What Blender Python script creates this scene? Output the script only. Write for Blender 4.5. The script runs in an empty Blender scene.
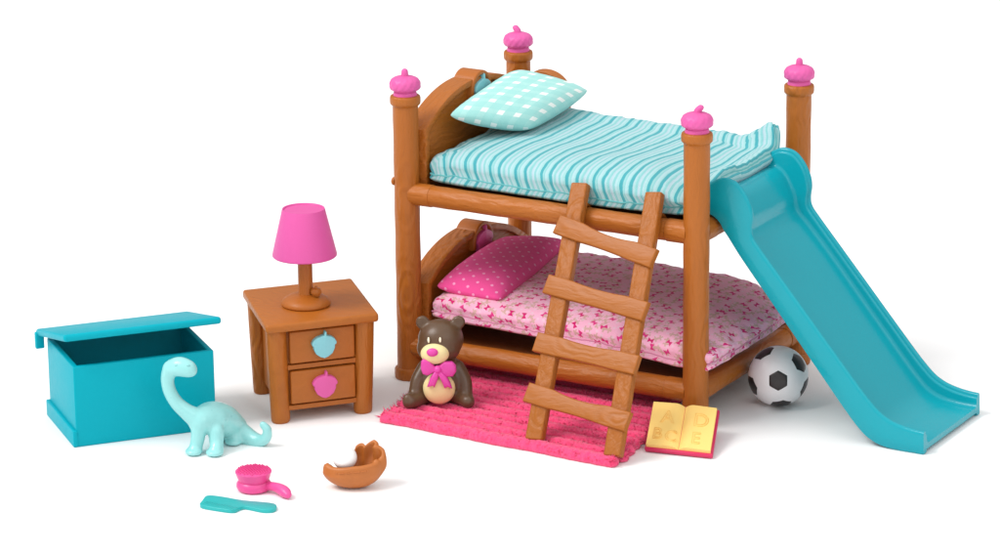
import bpy, bmesh, math, random
import numpy as np
from mathutils import Vector, Matrix, noise

random.seed(4)
scene = bpy.context.scene
C = scene.collection
PI = math.pi
V3 = Vector

# ------------------------------------------------------------------ helpers
def lin(c):
    c = c / 255.0
    return c / 12.92 if c <= 0.04045 else ((c + 0.055) / 1.055) ** 2.4

def col(r, g, b, k=1.0):
    return (lin(r) * k, lin(g) * k, lin(b) * k, 1.0)

def thing(name, label, cat, loc=(0, 0, 0), rotz=0.0, group=None):
    o = bpy.data.objects.new(name, None)
    o.empty_display_size = 0.1
    C.objects.link(o)
    o.location = loc
    o.rotation_euler = (0, 0, rotz)
    o['label'] = label
    o['category'] = cat
    if group:
        o['group'] = group
    return o

def tag(o, label, cat, group=None):
    o['label'] = label
    o['category'] = cat
    if group:
        o['group'] = group
    return o

def link_mesh(name, me, mats, parent=None, angle=40):
    if not isinstance(mats, (list, tuple)):
        mats = [mats]
    for m in mats:
        me.materials.append(m)
    if angle is not None:
        for p in me.polygons:
            p.use_smooth = True
        me.set_sharp_from_angle(angle=math.radians(angle))
    o = bpy.data.objects.new(name, me)
    C.objects.link(o)
    if parent is not None:
        o.parent = parent
    return o

def obj(name, bm, mats, parent=None, angle=40, M=None):
    if M is not None:
        bmesh.ops.transform(bm, matrix=M, verts=bm.verts)
    bmesh.ops.recalc_face_normals(bm, faces=bm.faces)
    me = bpy.data.meshes.new(name)
    bm.to_mesh(me)
    bm.free()
    return link_mesh(name, me, mats, parent, angle)

def merge(bm, other, M=None):
    if M is not None:
        bmesh.ops.transform(other, matrix=M, verts=other.verts)
    me = bpy.data.meshes.new('tmp')
    other.to_mesh(me)
    other.free()
    bm.from_mesh(me)
    bpy.data.meshes.remove(me)

def box_bm(lo, hi, bev=0.0, seg=3, M=None):
    bm = bmesh.new()
    bmesh.ops.create_cube(bm, size=1.0)
    for v in bm.verts:
        v.co = V3([lo[i] + (v.co[i] + 0.5) * (hi[i] - lo[i]) for i in range(3)])
    if bev > 0:
        bmesh.ops.bevel(bm, geom=list(bm.edges), offset=bev, segments=seg, profile=0.5, affect='EDGES')
    if M is not None:
        bmesh.ops.transform(bm, matrix=M, verts=bm.verts)
    return bm

def hexa_bm(c8, bev=0.0, seg=3):
    """box from 8 corners: bottom ring 0-3, top ring 4-7"""
    bm = bmesh.new()
    vs = [bm.verts.new(p) for p in c8]
    for f in ((3, 2, 1, 0), (4, 5, 6, 7), (0, 1, 5, 4), (1, 2, 6, 5), (2, 3, 7, 6), (3, 0, 4, 7)):
        bm.faces.new([vs[i] for i in f])
    bmesh.ops.recalc_face_normals(bm, faces=bm.faces)
    if bev > 0:
        bmesh.ops.bevel(bm, geom=list(bm.edges), offset=bev, segments=seg, profile=0.5, affect='EDGES')
    return bm

def lathe_bm(prof, seg=40, M=None):
    """prof: (r, z) from bottom to top; r==0 closes the end"""
    bm = bmesh.new()
    rings = []
    for r, z in prof:
        if r <= 1e-6:
            rings.append([bm.verts.new((0, 0, z))])
        else:
            rings.append([bm.verts.new((r * math.cos(2 * PI * k / seg), r * math.sin(2 * PI * k / seg), z)) for k in range(seg)])
    for a, b in zip(rings[:-1], rings[1:]):
        for k in range(seg):
            k2 = (k + 1) % seg
            if len(a) == 1 and len(b) == 1:
                continue
            if len(a) == 1:
                bm.faces.new((a[0], b[k], b[k2]))
            elif len(b) == 1:
                bm.faces.new((a[k], a[k2], b[0]))
            else:
                bm.faces.new((a[k], a[k2], b[k2], b[k]))
    if len(rings[0]) > 1:
        bm.faces.new(list(reversed(rings[0])))
    if len(rings[-1]) > 1:
        bm.faces.new(rings[-1])
    if M is not None:
        bmesh.ops.transform(bm, matrix=M, verts=bm.verts)
    return bm

def catmull(pts, n):
    """resample a polyline with a Catmull-Rom spline, n samples per span"""
    P = [np.array(p, float) for p in pts]
    P = [2 * P[0] - P[1]] + P + [2 * P[-1] - P[-2]]
    out = []
    for i in range(1, len(P) - 2):
        for k in range(n):
            t = k / n
            a, b, c, d = P[i - 1], P[i], P[i + 1], P[i + 2]
            out.append(0.5 * (2 * b + (c - a) * t + (2 * a - 5 * b + 4 * c - d) * t * t + (3 * b - a - 3 * c + d) * t ** 3))
    out.append(P[-2])
    return out

def tube_bm(pts, radii, seg=16, cap_round=True):
    bm = bmesh.new()
    P = [V3(p) for p in pts]
    n = len(P)
    if not hasattr(radii, '__len__'):
        radii = [radii] * n
    T = []
    for i in range(n):
        a = P[max(i - 1, 0)]
        b = P[min(i + 1, n - 1)]
        T.append((b - a).normalized())
    up = V3((0, 0, 1)) if abs(T[0].z) < 0.9 else V3((1, 0, 0))
    N = (up - T[0] * up.dot(T[0])).normalized()
    rings = []
    for i in range(n):
        N = (N - T[i] * N.dot(T[i])).normalized()
        B = T[i].cross(N)
        rings.append([bm.verts.new(P[i] + (N * math.cos(2 * PI * k / seg) + B * math.sin(2 * PI * k / seg)) * radii[i]) for k in range(seg)])
    for a, b in zip(rings[:-1], rings[1:]):
        for k in range(seg):
            k2 = (k + 1) % seg
            bm.faces.new((a[k], a[k2], b[k2], b[k]))
    for ring, p, t, r, s in ((rings[0], P[0], -T[0], radii[0], 1), (rings[-1], P[-1], T[-1], radii[-1], -1)):
        prev = ring
        if cap_round:
            for j in range(1, 4):
                an = j * PI / 8
                nr = [bm.verts.new(p + (v.co - p) * math.cos(an) + t * r * math.sin(an)) for v in ring]
                for k in range(seg):
                    bm.faces.new((prev[k], nr[k], nr[(k + 1) % seg], prev[(k + 1) % seg]))
                prev = nr
            tip = bm.verts.new(p + t * r)
            for k in range(seg):
                bm.faces.new((prev[k], tip, prev[(k + 1) % seg]))
        else:
            bm.faces.new(ring)
    return bm

def prism_bm(outline, z0, z1, bev=0.0, seg=2, M=None):
    """extrude a 2D outline (x, y) from z0 to z1"""
    bm = bmesh.new()
    lo = [bm.verts.new((x, y, z0)) for x, y in outline]
    hi = [bm.verts.new((x, y, z1)) for x, y in outline]
    n = len(outline)
    bm.faces.new(list(reversed(lo)))
    top = bm.faces.new(hi)
    for k in range(n):
        bm.faces.new((lo[k], lo[(k + 1) % n], hi[(k + 1) % n], hi[k]))
    bmesh.ops.recalc_face_normals(bm, faces=bm.faces)
    if bev > 0:
        es = [e for e in bm.edges if all(abs(v.co.z - z1) < 1e-7 for v in e.verts)]
        bmesh.ops.bevel(bm, geom=es, offset=bev, segments=seg, profile=0.5, affect='EDGES')
    if M is not None:
        bmesh.ops.transform(bm, matrix=M, verts=bm.verts)
    return bm

def ell_bm(c, r, M=None, seg=32, rings=20):
    bm = bmesh.new()
    bmesh.ops.create_uvsphere(bm, u_segments=seg, v_segments=rings, radius=1.0)
    for v in bm.verts:
        v.co = V3((c[0] + v.co.x * r[0], c[1] + v.co.y * r[1], c[2] + v.co.z * r[2]))
    if M is not None:
        bmesh.ops.transform(bm, matrix=M, verts=bm.verts)
    return bm

def chain(bm, pts, radii, n=8):
    """a tapering limb: overlapping balls along a smooth path, fused later by remeshing"""
    P4 = catmull([tuple(p) + (r,) for p, r in zip(pts, radii)], n)
    for p in P4:
        r = float(p[3])
        merge(bm, ell_bm(p[:3], (r, r, r), seg=14, rings=9))

def fuse(name, bm, voxel, smooth, mats, parent):
    """voxel remesh of overlapping volumes into one continuous surface"""
    me = bpy.data.meshes.new(name)
    bm.to_mesh(me)
    bm.free()
    o = bpy.data.objects.new(name, me)
    C.objects.link(o)
    m = o.modifiers.new('r', 'REMESH')
    m.mode = 'VOXEL'
    m.voxel_size = voxel
    s = o.modifiers.new('s', 'SMOOTH')
    s.factor = 0.5
    s.iterations = smooth
    dg = bpy.context.evaluated_depsgraph_get()
    me2 = bpy.data.meshes.new_from_object(o.evaluated_get(dg))
    bpy.data.objects.remove(o)
    me2.materials.clear()
    return link_mesh(name, me2, mats, parent, angle=None if False else 180)

def grid_mesh(name, P, UV=None, closed_u=False):
    nu, nv = P.shape[:2]
    me = bpy.data.meshes.new(name)
    faces = []
    for i in range(nu - 1 if not closed_u else nu):
        i2 = (i + 1) % nu
        for j in range(nv - 1):
            faces.append((i * nv + j, i2 * nv + j, i2 * nv + j + 1, i * nv + j + 1))
    me.from_pydata(P.reshape(-1, 3).tolist(), [], faces)
    if UV is not None:
        uvl = me.uv_layers.new(name='UVMap')
        idx = np.array([l.vertex_index for l in me.loops])
        uvl.data.foreach_set('uv', UV.reshape(-1, 2)[idx].astype(np.float32).ravel())
    return me

def nz(x, y, z=0.0):
    return noise.noise(V3((x, y, z)))

# ------------------------------------------------------------------ materials
def new_mat(name, base, rough=0.45, spec=0.5, coat=0.0):
    m = bpy.data.materials.new(name)
    m.use_nodes = True
    b = m.node_tree.nodes['Principled BSDF']
    b.inputs['Base Color'].default_value = base
    b.inputs['Roughness'].default_value = rough
    b.inputs['Specular IOR Level'].default_value = spec
    b.inputs['Coat Weight'].default_value = coat
    b.inputs['Coat Roughness'].default_value = 0.12
    return m

class NT:
    def __init__(s, m):
        s.t = m.node_tree
        s.b = s.t.nodes['Principled BSDF']
    def n(s, typ, **kw):
        nd = s.t.nodes.new(typ)
        for k, v in kw.items():
            setattr(nd, k, v)
        return nd
    def l(s, a, b):
        s.t.links.new(a, b)
    def math(s, op, a, b=None, c=None):
        nd = s.n('ShaderNodeMath', operation=op)
        for i, x in enumerate((a, b, c)):
            if x is None:
                continue
            if isinstance(x, (int, float)):
                nd.inputs[i].default_value = x
            else:
                s.l(x, nd.inputs[i])
        return nd.outputs[0]
    def mix(s, fac, a, b):
        nd = s.n('ShaderNodeMix', data_type='RGBA')
        for sock, x in ((nd.inputs[0], fac), (nd.inputs[6], a), (nd.inputs[7], b)):
            if isinstance(x, (int, float, tuple)):
                sock.default_value = x
            else:
                s.l(x, sock)
        return nd.outputs[2]
    def bump(s, h, strength, dist):
        nd = s.n('ShaderNodeBump')
        nd.inputs['Strength'].default_value = strength
        nd.inputs['Distance'].default_value = dist
        s.l(h, nd.inputs['Height'])
        s.l(nd.outputs[0], s.b.inputs['Normal'])
        return nd
    def noise(s, vec, scale, detail=3.0, rough=0.5):
        nd = s.n('ShaderNodeTexNoise')
        nd.inputs['Scale'].default_value = scale
        nd.inputs['Detail'].default_value = detail
        nd.inputs['Roughness'].default_value = rough
        if vec is not None:
            s.l(vec, nd.inputs['Vector'])
        return nd.outputs['Fac']
    def coord(s, which='Object'):
        return s.n('ShaderNodeTexCoord').outputs[which]
    def mapping(s, vec, scale=(1, 1, 1), rot=(0, 0, 0)):
        nd = s.n('ShaderNodeMapping')
        nd.inputs['Scale'].default_value = scale
        nd.inputs['Rotation'].default_value = rot
        s.l(vec, nd.inputs['Vector'])
        return nd.outputs[0]

def plastic(name, rgb, k=0.82, rough=0.38, coat=0.0, var=0.05, spec=0.5):
    """moulded plastic: faint mottling of the pigment and a slightly uneven skin"""
    m = new_mat(name, col(*rgb, k), rough, spec, coat)
    t = NT(m)
    v = t.coord()
    f = t.noise(v, 7.0, 3)
    c0 = col(*rgb, k * (1 - var))
    c1 = col(*rgb, k * (1 + var))
    t.l(t.mix(f, c0, c1), t.b.inputs['Base Color'])
    r = t.math('MULTIPLY_ADD', t.noise(v, 22.0, 2), 0.14, rough - 0.07)
    t.l(r, t.b.inputs['Roughness'])
    t.bump(t.noise(v, 45.0, 2), 0.06, 0.02)
    return m

def wood(name, rgb, axis, k=0.82, grain=1.0):
    """moulded plastic with an embossed wood grain running along the given axis"""
    m = new_mat(name, col(*rgb, k), 0.42, 0.35)
    t = NT(m)
    v = t.coord()
    sc = [14.0, 14.0, 14.0]
    sc[axis] = 1.5
    warp = t.n('ShaderNodeVectorMath', operation='MULTIPLY_ADD')
    nn = t.n('ShaderNodeTexNoise')
    nn.inputs['Scale'].default_value = 4.0
    t.l(v, nn.inputs['Vector'])
    t.l(nn.outputs['Color'], warp.inputs[0])
    warp.inputs[1].default_value = (0.10, 0.10, 0.10)
    t.l(v, warp.inputs[2])
    mp = t.mapping(warp.outputs[0], tuple(sc))
    fib = t.noise(mp, 1.6, 4, 0.6)
    sk = [5.0, 5.0, 5.0]
    sk[axis] = 2.2
    vk = t.mapping(warp.outputs[0], tuple(sk))
    vor = t.n('ShaderNodeTexVoronoi')
    vor.inputs['Scale'].default_value = 0.75
    t.l(vk, vor.inputs['Vector'])
    ring = t.math('SINE', t.math('MULTIPLY', vor.outputs['Distance'], 42.0))
    near = t.math('SUBTRACT', 1.0, t.math('MINIMUM', t.math('MULTIPLY', vor.outputs['Distance'], 1.6), 1.0))
    knot = t.math('MULTIPLY', ring, near)
    h = t.math('ADD', t.math('MULTIPLY', fib, 1.1), t.math('MULTIPLY', knot, 0.32))
    tone = t.math('ADD', t.math('MULTIPLY', fib, 0.8), t.math('MULTIPLY', knot, 0.2))
    c0 = col(*rgb, k * 0.88)
    c1 = col(*rgb, k * 1.10)
    t.l(t.mix(tone, c0, c1), t.b.inputs['Base Color'])
    t.bump(h, 0.40 * grain, 0.035)
    return m

def fabric_finish(t, uv, weave=190.0, strength=0.25):
    sp = t.n('ShaderNodeSeparateXYZ')
    t.l(uv, sp.inputs[0])
    a = t.math('SINE', t.math('MULTIPLY', sp.outputs[0], weave * 2))
    b = t.math('SINE', t.math('MULTIPLY', sp.outputs[1], weave * 2))
    w = t.math('MULTIPLY', a, b)
    cr = t.noise(t.coord(), 14.0, 4, 0.6)
    h = t.math('ADD', t.math('MULTIPLY', w, 0.10), cr)
    t.bump(h, strength, 0.05)
    t.b.inputs['Sheen Weight'].default_value = 0.12
    t.b.inputs['Roughness'].default_value = 0.85
    t.b.inputs['Specular IOR Level'].default_value = 0.2
    return sp

BROWN = (189, 108, 34)
W_Z = wood('brown_grain_upright', BROWN, 2)
W_X = wood('brown_grain_lengthwise', BROWN, 0)
W_Y = wood('brown_grain_crosswise', BROWN, 1)
W_FLAT = wood('brown_grain_smooth', BROWN, 0, grain=0.35)
W_DARK = wood('brown_bed_board', (120, 66, 30), 0, grain=0.4)
W_DRAWER = wood('brown_drawer_face', (188, 106, 35), 0, grain=0.3)
PINK = plastic('pink_plastic', (242, 102, 178), k=0.78, rough=0.42, spec=0.35)
PINK_SHADE = plastic('lamp_pink_plastic', (240, 98, 176), k=0.76, rough=0.45, var=0.03, spec=0.3)
HOT = plastic('hot_pink_plastic', (246, 84, 160), rough=0.35)
CYAN = plastic('pale_cyan_plastic', (140, 212, 222), rough=0.4)
DINO = plastic('dinosaur_aqua_plastic', (160, 230, 229), rough=0.3, coat=0.3)
SLIDE = plastic('slide_turquoise_plastic', (14, 168, 184), rough=0.18, coat=0.0, var=0.02, spec=0.34)
CHEST = plastic('chest_teal_plastic', (0, 178, 196), rough=0.45, var=0.02, spec=0.12)
COMB = plastic('comb_teal_plastic', (34, 186, 186), rough=0.35)
BEAR = plastic('bear_brown_plastic', (98, 72, 50), rough=0.36, var=0.10)
CREAM = plastic('cream_paint', (252, 234, 172), rough=0.5, var=0.02)
EYEC = plastic('cream_eye_paint', (253, 246, 216), k=0.95, rough=0.4, var=0.02)
BOW = plastic('bow_pink_paint', (236, 72, 176), rough=0.4, var=0.04)
MITT = plastic('mitt_tan_plastic', (196, 112, 44), rough=0.45, var=0.12)
WHITE = plastic('white_plastic', (252, 252, 252), k=0.96, rough=0.4, var=0.01)
BALLW = plastic('ball_white_plastic', (246, 243, 245), k=0.93, rough=0.35, var=0.03)
BALLK = plastic('ball_dark_plastic', (48, 42, 42), k=0.9, rough=0.32, var=0.1)
COVER = plastic('book_pink_cover', (222, 38, 96), rough=0.35)
PAGE = plastic('book_cream_page', (255, 216, 128), k=0.95, rough=0.55, var=0.03, spec=0.3)
PAGE_TXT = plastic('book_relief_letter', (252, 206, 116), k=0.93, rough=0.55, var=0.03, spec=0.3)
STEEL = plastic('dark_gap_plastic', (70, 38, 18), rough=0.5)

def stripe_mat():
    m = new_mat('striped_aqua_cloth', (1, 1, 1, 1))
    t = NT(m)
    uv = t.n('ShaderNodeUVMap').outputs[0]
    sp = fabric_finish(t, uv)
    wob = t.noise(t.mapping(uv, (1.4, 1.6, 1)), 1.6, 2)
    x = t.math('ADD', sp.outputs[0], t.math('MULTIPLY', t.math('SUBTRACT', wob, 0.5), 0.03))
    fr = t.math('FRACT', t.math('MULTIPLY', x, 1 / 0.205))
    ramp = t.n('ShaderNodeValToRGB')
    ramp.color_ramp.interpolation = 'LINEAR'
    k = 0.72
    pale, white, mid, dark = col(174, 230, 231, k), col(198, 232, 239, k), col(152, 219, 221, k), col(82, 185, 196, k)
    lilac = col(196, 222, 234, k)
    stops = [(0.0, dark), (0.10, dark), (0.13, pale), (0.20, mid), (0.24, white), (0.34, pale), (0.38, dark), (0.475, dark),
             (0.505, white), (0.57, pale), (0.60, mid), (0.65, mid), (0.68, lilac), (0.755, white), (0.78, mid), (0.84, mid), (0.865, white), (0.96, pale)]
    el = ramp.color_ramp.elements
    el[0].position, el[0].color = stops[0]
    el[1].position, el[1].color = 1.0, pale
    for p, c in stops[1:]:
        e = el.new(p)
        e.color = c
    t.l(fr, ramp.inputs[0])
    t.l(ramp.outputs[0], t.b.inputs['Base Color'])
    return m

def floral_mat():
    m = new_mat('pink_floral_cloth', (1, 1, 1, 1))
    t = NT(m)
    uv = t.n('ShaderNodeUVMap').outputs[0]
    fabric_finish(t, uv)
    base = col(250, 184, 212, 0.94)
    def motif(scale, off):
        mp = t.n('ShaderNodeMapping')
        mp.inputs['Location'].default_value = off
        t.l(uv, mp.inputs['Vector'])
        vor = t.n('ShaderNodeTexVoronoi', voronoi_dimensions='2D')
        vor.inputs['Scale'].default_value = scale
        vor.inputs['Randomness'].default_value = 0.75
        t.l(mp.outputs[0], vor.inputs['Vector'])
        sub = t.n('ShaderNodeVectorMath', operation='SUBTRACT')
        t.l(mp.outputs[0], sub.inputs[0])
        t.l(vor.outputs['Position'], sub.inputs[1])
        sc = t.n('ShaderNodeVectorMath', operation='SCALE')
        t.l(sub.outputs[0], sc.inputs[0])
        sc.inputs['Scale'].default_value = 1.0
        cs = t.n('ShaderNodeSeparateColor')
        t.l(vor.outputs['Color'], cs.inputs[0])
        rot = t.n('ShaderNodeVectorRotate', rotation_type='Z_AXIS')
        t.l(sc.outputs[0], rot.inputs['Vector'])
        t.l(t.math('MULTIPLY', cs.outputs[0], 6.28), rot.inputs['Angle'])
        s = t.n('ShaderNodeSeparateXYZ')
        t.l(rot.outputs[0], s.inputs[0])
        return t.math('ABSOLUTE', s.outputs[0]), t.math('ABSOLUTE', s.outputs[1]), cs
    # leafy sprays
    ax, ay, cs = motif(11.5, (0.31, 0.17, 0))
    leaf = t.math('MULTIPLY', t.math('LESS_THAN', ax, 0.038), t.math('LESS_THAN', ay, 0.009))
    leaf2 = t.math('MULTIPLY', t.math('LESS_THAN', ay, 0.026), t.math('LESS_THAN', t.math('ABSOLUTE', t.math('SUBTRACT', ax, 0.018)), 0.006))
    leaf = t.math('MAXIMUM', leaf, leaf2)
    c = t.mix(t.math('MULTIPLY', leaf, 0.6), base, col(200, 176, 132, 0.82))
    # pale spots
    ax, ay, cs = motif(17.0, (0.7, 0.4, 0))
    d = t.math('ADD', t.math('MULTIPLY', ax, ax), t.math('MULTIPLY', ay, ay))
    c = t.mix(t.math('MULTIPLY', t.math('LESS_THAN', d, 0.00012), 0.7), c, col(252, 214, 230, 0.85))
    # little bows
    ax, ay, cs = motif(9.6, (0, 0, 0))
    wing = t.math('MULTIPLY', t.math('LESS_THAN', ax, 0.0235), t.math('LESS_THAN', ay, t.math('MULTIPLY_ADD', ax, 0.62, 0.006)))
    c = t.mix(wing, c, t.mix(cs.outputs[1], col(226, 30, 120, 0.82), col(244, 70, 152, 0.82)))
    t.l(c, t.b.inputs['Base Color'])
    return m

def check_mat():
    m = new_mat('mint_check_cloth', (1, 1, 1, 1))
    t = NT(m)
    uv = t.n('ShaderNodeUVMap').outputs[0]
    sp = fabric_finish(t, uv)
    per = 0.118
    def band(x, off, w):
        fr = t.math('FRACT', t.math('ADD', t.math('MULTIPLY', x, 1 / per), off))
        return t.math('LESS_THAN', fr, w)
    bx = band(sp.outputs[0], 0.25, 0.37)
    by = band(sp.outputs[1], 0.35, 0.37)
    one = t.math('MAXIMUM', bx, by)
    both = t.math('MULTIPLY', bx, by)
    c = t.mix(t.math('MULTIPLY', one, 0.34), col(168, 227, 222, 0.88), col(196, 238, 232, 0.88))
    c = t.mix(both, c, col(250, 252, 248, 0.88))
    t.l(c, t.b.inputs['Base Color'])
    return m

def dots_mat():
    m = new_mat('pink_dotted_cloth', (1, 1, 1, 1))
    t = NT(m)
    uv = t.n('ShaderNodeUVMap').outputs[0]
    sp = fabric_finish(t, uv)
    per = 0.108
    def lattice(ox, oy):
        fx = t.math('SUBTRACT', t.math('FRACT', t.math('MULTIPLY_ADD', sp.outputs[0], 1 / per, ox)), 0.5)
        fy = t.math('SUBTRACT', t.math('FRACT', t.math('MULTIPLY_ADD', sp.outputs[1], 1 / per, oy)), 0.5)
        d = t.math('ADD', t.math('MULTIPLY', fx, fx), t.math('MULTIPLY', fy, fy))
        return t.math('LESS_THAN', d, 0.0100)
    dots = t.math('MAXIMUM', lattice(0, 0), lattice(0.5, 0.5))
    c = t.mix(dots, col(246, 84, 158, 0.93), col(252, 166, 208, 0.95))
    t.l(c, t.b.inputs['Base Color'])
    return m

def rug_mat():
    m = new_mat('pink_chenille_yarn', col(255, 66, 130, 0.95), 0.95, 0.1)
    t = NT(m)
    v = t.coord()
    f = t.noise(v, 30.0, 4, 0.7)
    t.l(t.mix(f, col(250, 54, 112, 0.98), col(255, 94, 144, 1.02)), t.b.inputs['Base Color'])
    t.bump(t.noise(v, 85.0, 3, 0.7), 0.7, 0.02)
    t.b.inputs['Sheen Weight'].default_value = 0.3
    return m

def ground_mat():
    m = new_mat('white_studio_table', (0.93, 0.93, 0.93, 1), 0.6, 0.15)
    t = NT(m)
    v = t.coord()
    t.l(t.mix(t.noise(v, 2.0, 2), (0.925, 0.925, 0.925, 1), (0.935, 0.935, 0.935, 1)), t.b.inputs['Base Color'])
    return m

# ------------------------------------------------------------------ the white table top
bm = bmesh.new()
g = 90.0
vs = [bm.verts.new(p) for p in ((-g, -40, 0), (g, -40, 0), (g, 160, 0), (-g, 160, 0))]
bm.faces.new(vs)
ground = obj('ground', bm, ground_mat(), angle=None)
ground['kind'] = 'structure'

# ------------------------------------------------------------------ acorn emblem outline
ACORN = [(0.0, 0.40), (0.02, 0.52), (0.055, 0.56), (0.10, 0.52), (0.10, 0.38), (0.28, 0.33), (0.42, 0.23), (0.49, 0.10), (0.47, 0.02),
         (0.42, 0.0), (0.41, -0.14), (0.32, -0.32), (0.16, -0.44), (0.0, -0.50), (-0.16, -0.44), (-0.32, -0.32), (-0.41, -0.14),
         (-0.42, 0.0), (-0.47, 0.02), (-0.49, 0.10), (-0.42, 0.23), (-0.28, 0.33), (-0.10, 0.38)]

def acorn_bm(size, depth, M):
    """flat acorn: cap, stem and pointed nut, facing local +z before M"""
    pts = [(x * size, y * size) for x, y in ACORN]
    return prism_bm(pts, 0, depth, bev=min(depth * 0.4, size * 0.035), seg=3, M=M)

# ------------------------------------------------------------------ bunk bed
L, W, HT = 2.244, 1.566, 2.03
bed = thing('bunk_bed', 'brown toy bunk bed with four round posts, arched headboards and pink acorn finials', 'bunk bed', (0, 0, 0))

def post_bm():
    r = 0.0875
    prof = [(0, 0), (0.100, 0), (0.107, 0.008), (0.109, 0.03), (0.108, 0.068), (0.102, 0.078), (0.0905, 0.084), (0.089, 0.10)]
    for k in range(1, 20):
        z = 0.10 + k * 1.85 / 20
        prof.append((r + 0.0012 * math.sin(k * 1.7), z))
    prof += [(r, 1.955), (0.094, 1.962), (0.1035, 1.972), (0.1055, 1.985), (0.1055, 2.012), (0.102, 2.025), (0.094, 2.031), (0, 2.031)]
    return lathe_bm(prof, 48)

def finial_bm(tilt):
    prof = [(0, 2.0), (0.078, 2.0), (0.079, 2.052), (0.073, 2.064), (0.075, 2.070), (0.085, 2.072), (0.097, 2.079), (0.105, 2.094),
            (0.1065, 2.115), (0.1035, 2.138), (0.094, 2.158), (0.076, 2.173), (0.05, 2.184), (0.02, 2.190), (0, 2.191)]
    bm = lathe_bm([tuple(p) for p in catmull(prof, 3)], 96)
    for v in bm.verts:
        if 2.072 < v.co.z < 2.185:
            a = math.atan2(v.co.y, v.co.x)
            k = 1 + 0.030 * (abs(math.sin(a * 7 + v.co.z * 42)) + abs(math.sin(a * 7 - v.co.z * 42))) - 0.034
            v.co.x *= k
            v.co.y *= k
    tx, ty = tilt
    tx, ty = tx, ty
    merge(bm, tube_bm(catmull([(0, 0, 2.175), (tx * 0.2, ty * 0.2, 2.200), (tx * 0.7, ty * 0.7, 2.215), (tx, ty, 2.224)], 4),
                      [0.026 - 0.0003 * i for i in range(13)], 14))
    for v in bm.verts:
        v.co.z = 2.03 + (v.co.z - 2.03) * (0.86 if v.co.z > 2.03 else 1)
    return bm

for (x, y), tilt, rz in zip(((0, 0), (L, 0), (0, W), (L, W)), ((0.0, 0.0), (0.022, 0.006), (-0.02, 0.0), (0.0, 0.0)), (0.2, 1.4, 2.9, 4.0)):
    p = obj('post', post_bm(), W_Z, bed)
    p.location = (x, y, 0)
    p.rotation_euler = (0, 0, rz)
    f = obj('finial', finial_bm((tilt[0] * math.cos(-rz) - tilt[1] * math.sin(-rz), tilt[0] * math.sin(-rz) + tilt[1] * math.cos(-rz))), PINK, p)
    if (x, y) == (0, 0):
        obj('branch_knot', lathe_bm([(0, -0.01), (0.03, -0.01), (0.03, 0.006), (0.022, 0.014), (0, 0.012)], 20,
            Matrix.Rotation(-rz, 4, 'Z') @ Matrix.Translation((-0.078, -0.035, 1.42)) @ Matrix.Rotation(-PI / 2 , 4, 'Y')), W_Z, p)

RR = 0.074
def rail_bm(length, collars=True):
    """a round log with a thicker sleeve at each end, along local z"""
    c = 0.004
    prof = [(0, 0), (RR + c, 0), (RR + c, 0.155), (RR - 0.001, 0.159), (RR - 0.001, 0.164), (RR, 0.168)]
    for k in range(1, 14):
        prof.append((RR + 0.0016 * math.sin(2.1 * k), 0.168 + k * (length - 0.336) / 14))
    prof += [(RR, length - 0.168), (RR - 0.001, length - 0.164), (RR - 0.001, length - 0.159), (RR + c, length - 0.155), (RR + c, length), (0, length)]
    return lathe_bm(prof, 32)

Z_UP, Z_LO = 1.338, 0.2355
for z in (Z_UP, Z_LO):
    for y in (0, W):
        obj('side_rail', rail_bm(L - 0.1), W_X, bed, M=Matrix.Translation((0.05, y, z)) @ Matrix.Rotation(PI / 2, 4, 'Y'))
    for x in (0, L):
        obj('end_rail', rail_bm(W - 0.1), W_Y, bed, M=Matrix.Translation((x, 0.05, z)) @ Matrix.Rotation(-PI / 2, 4, 'X'))
    zb = z + 0.035
    obj('bed_board', box_bm((0.06, 0.06, zb - 0.04), (L - 0.06, W - 0.06, zb), 0.008), W_DARK, bed)

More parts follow.
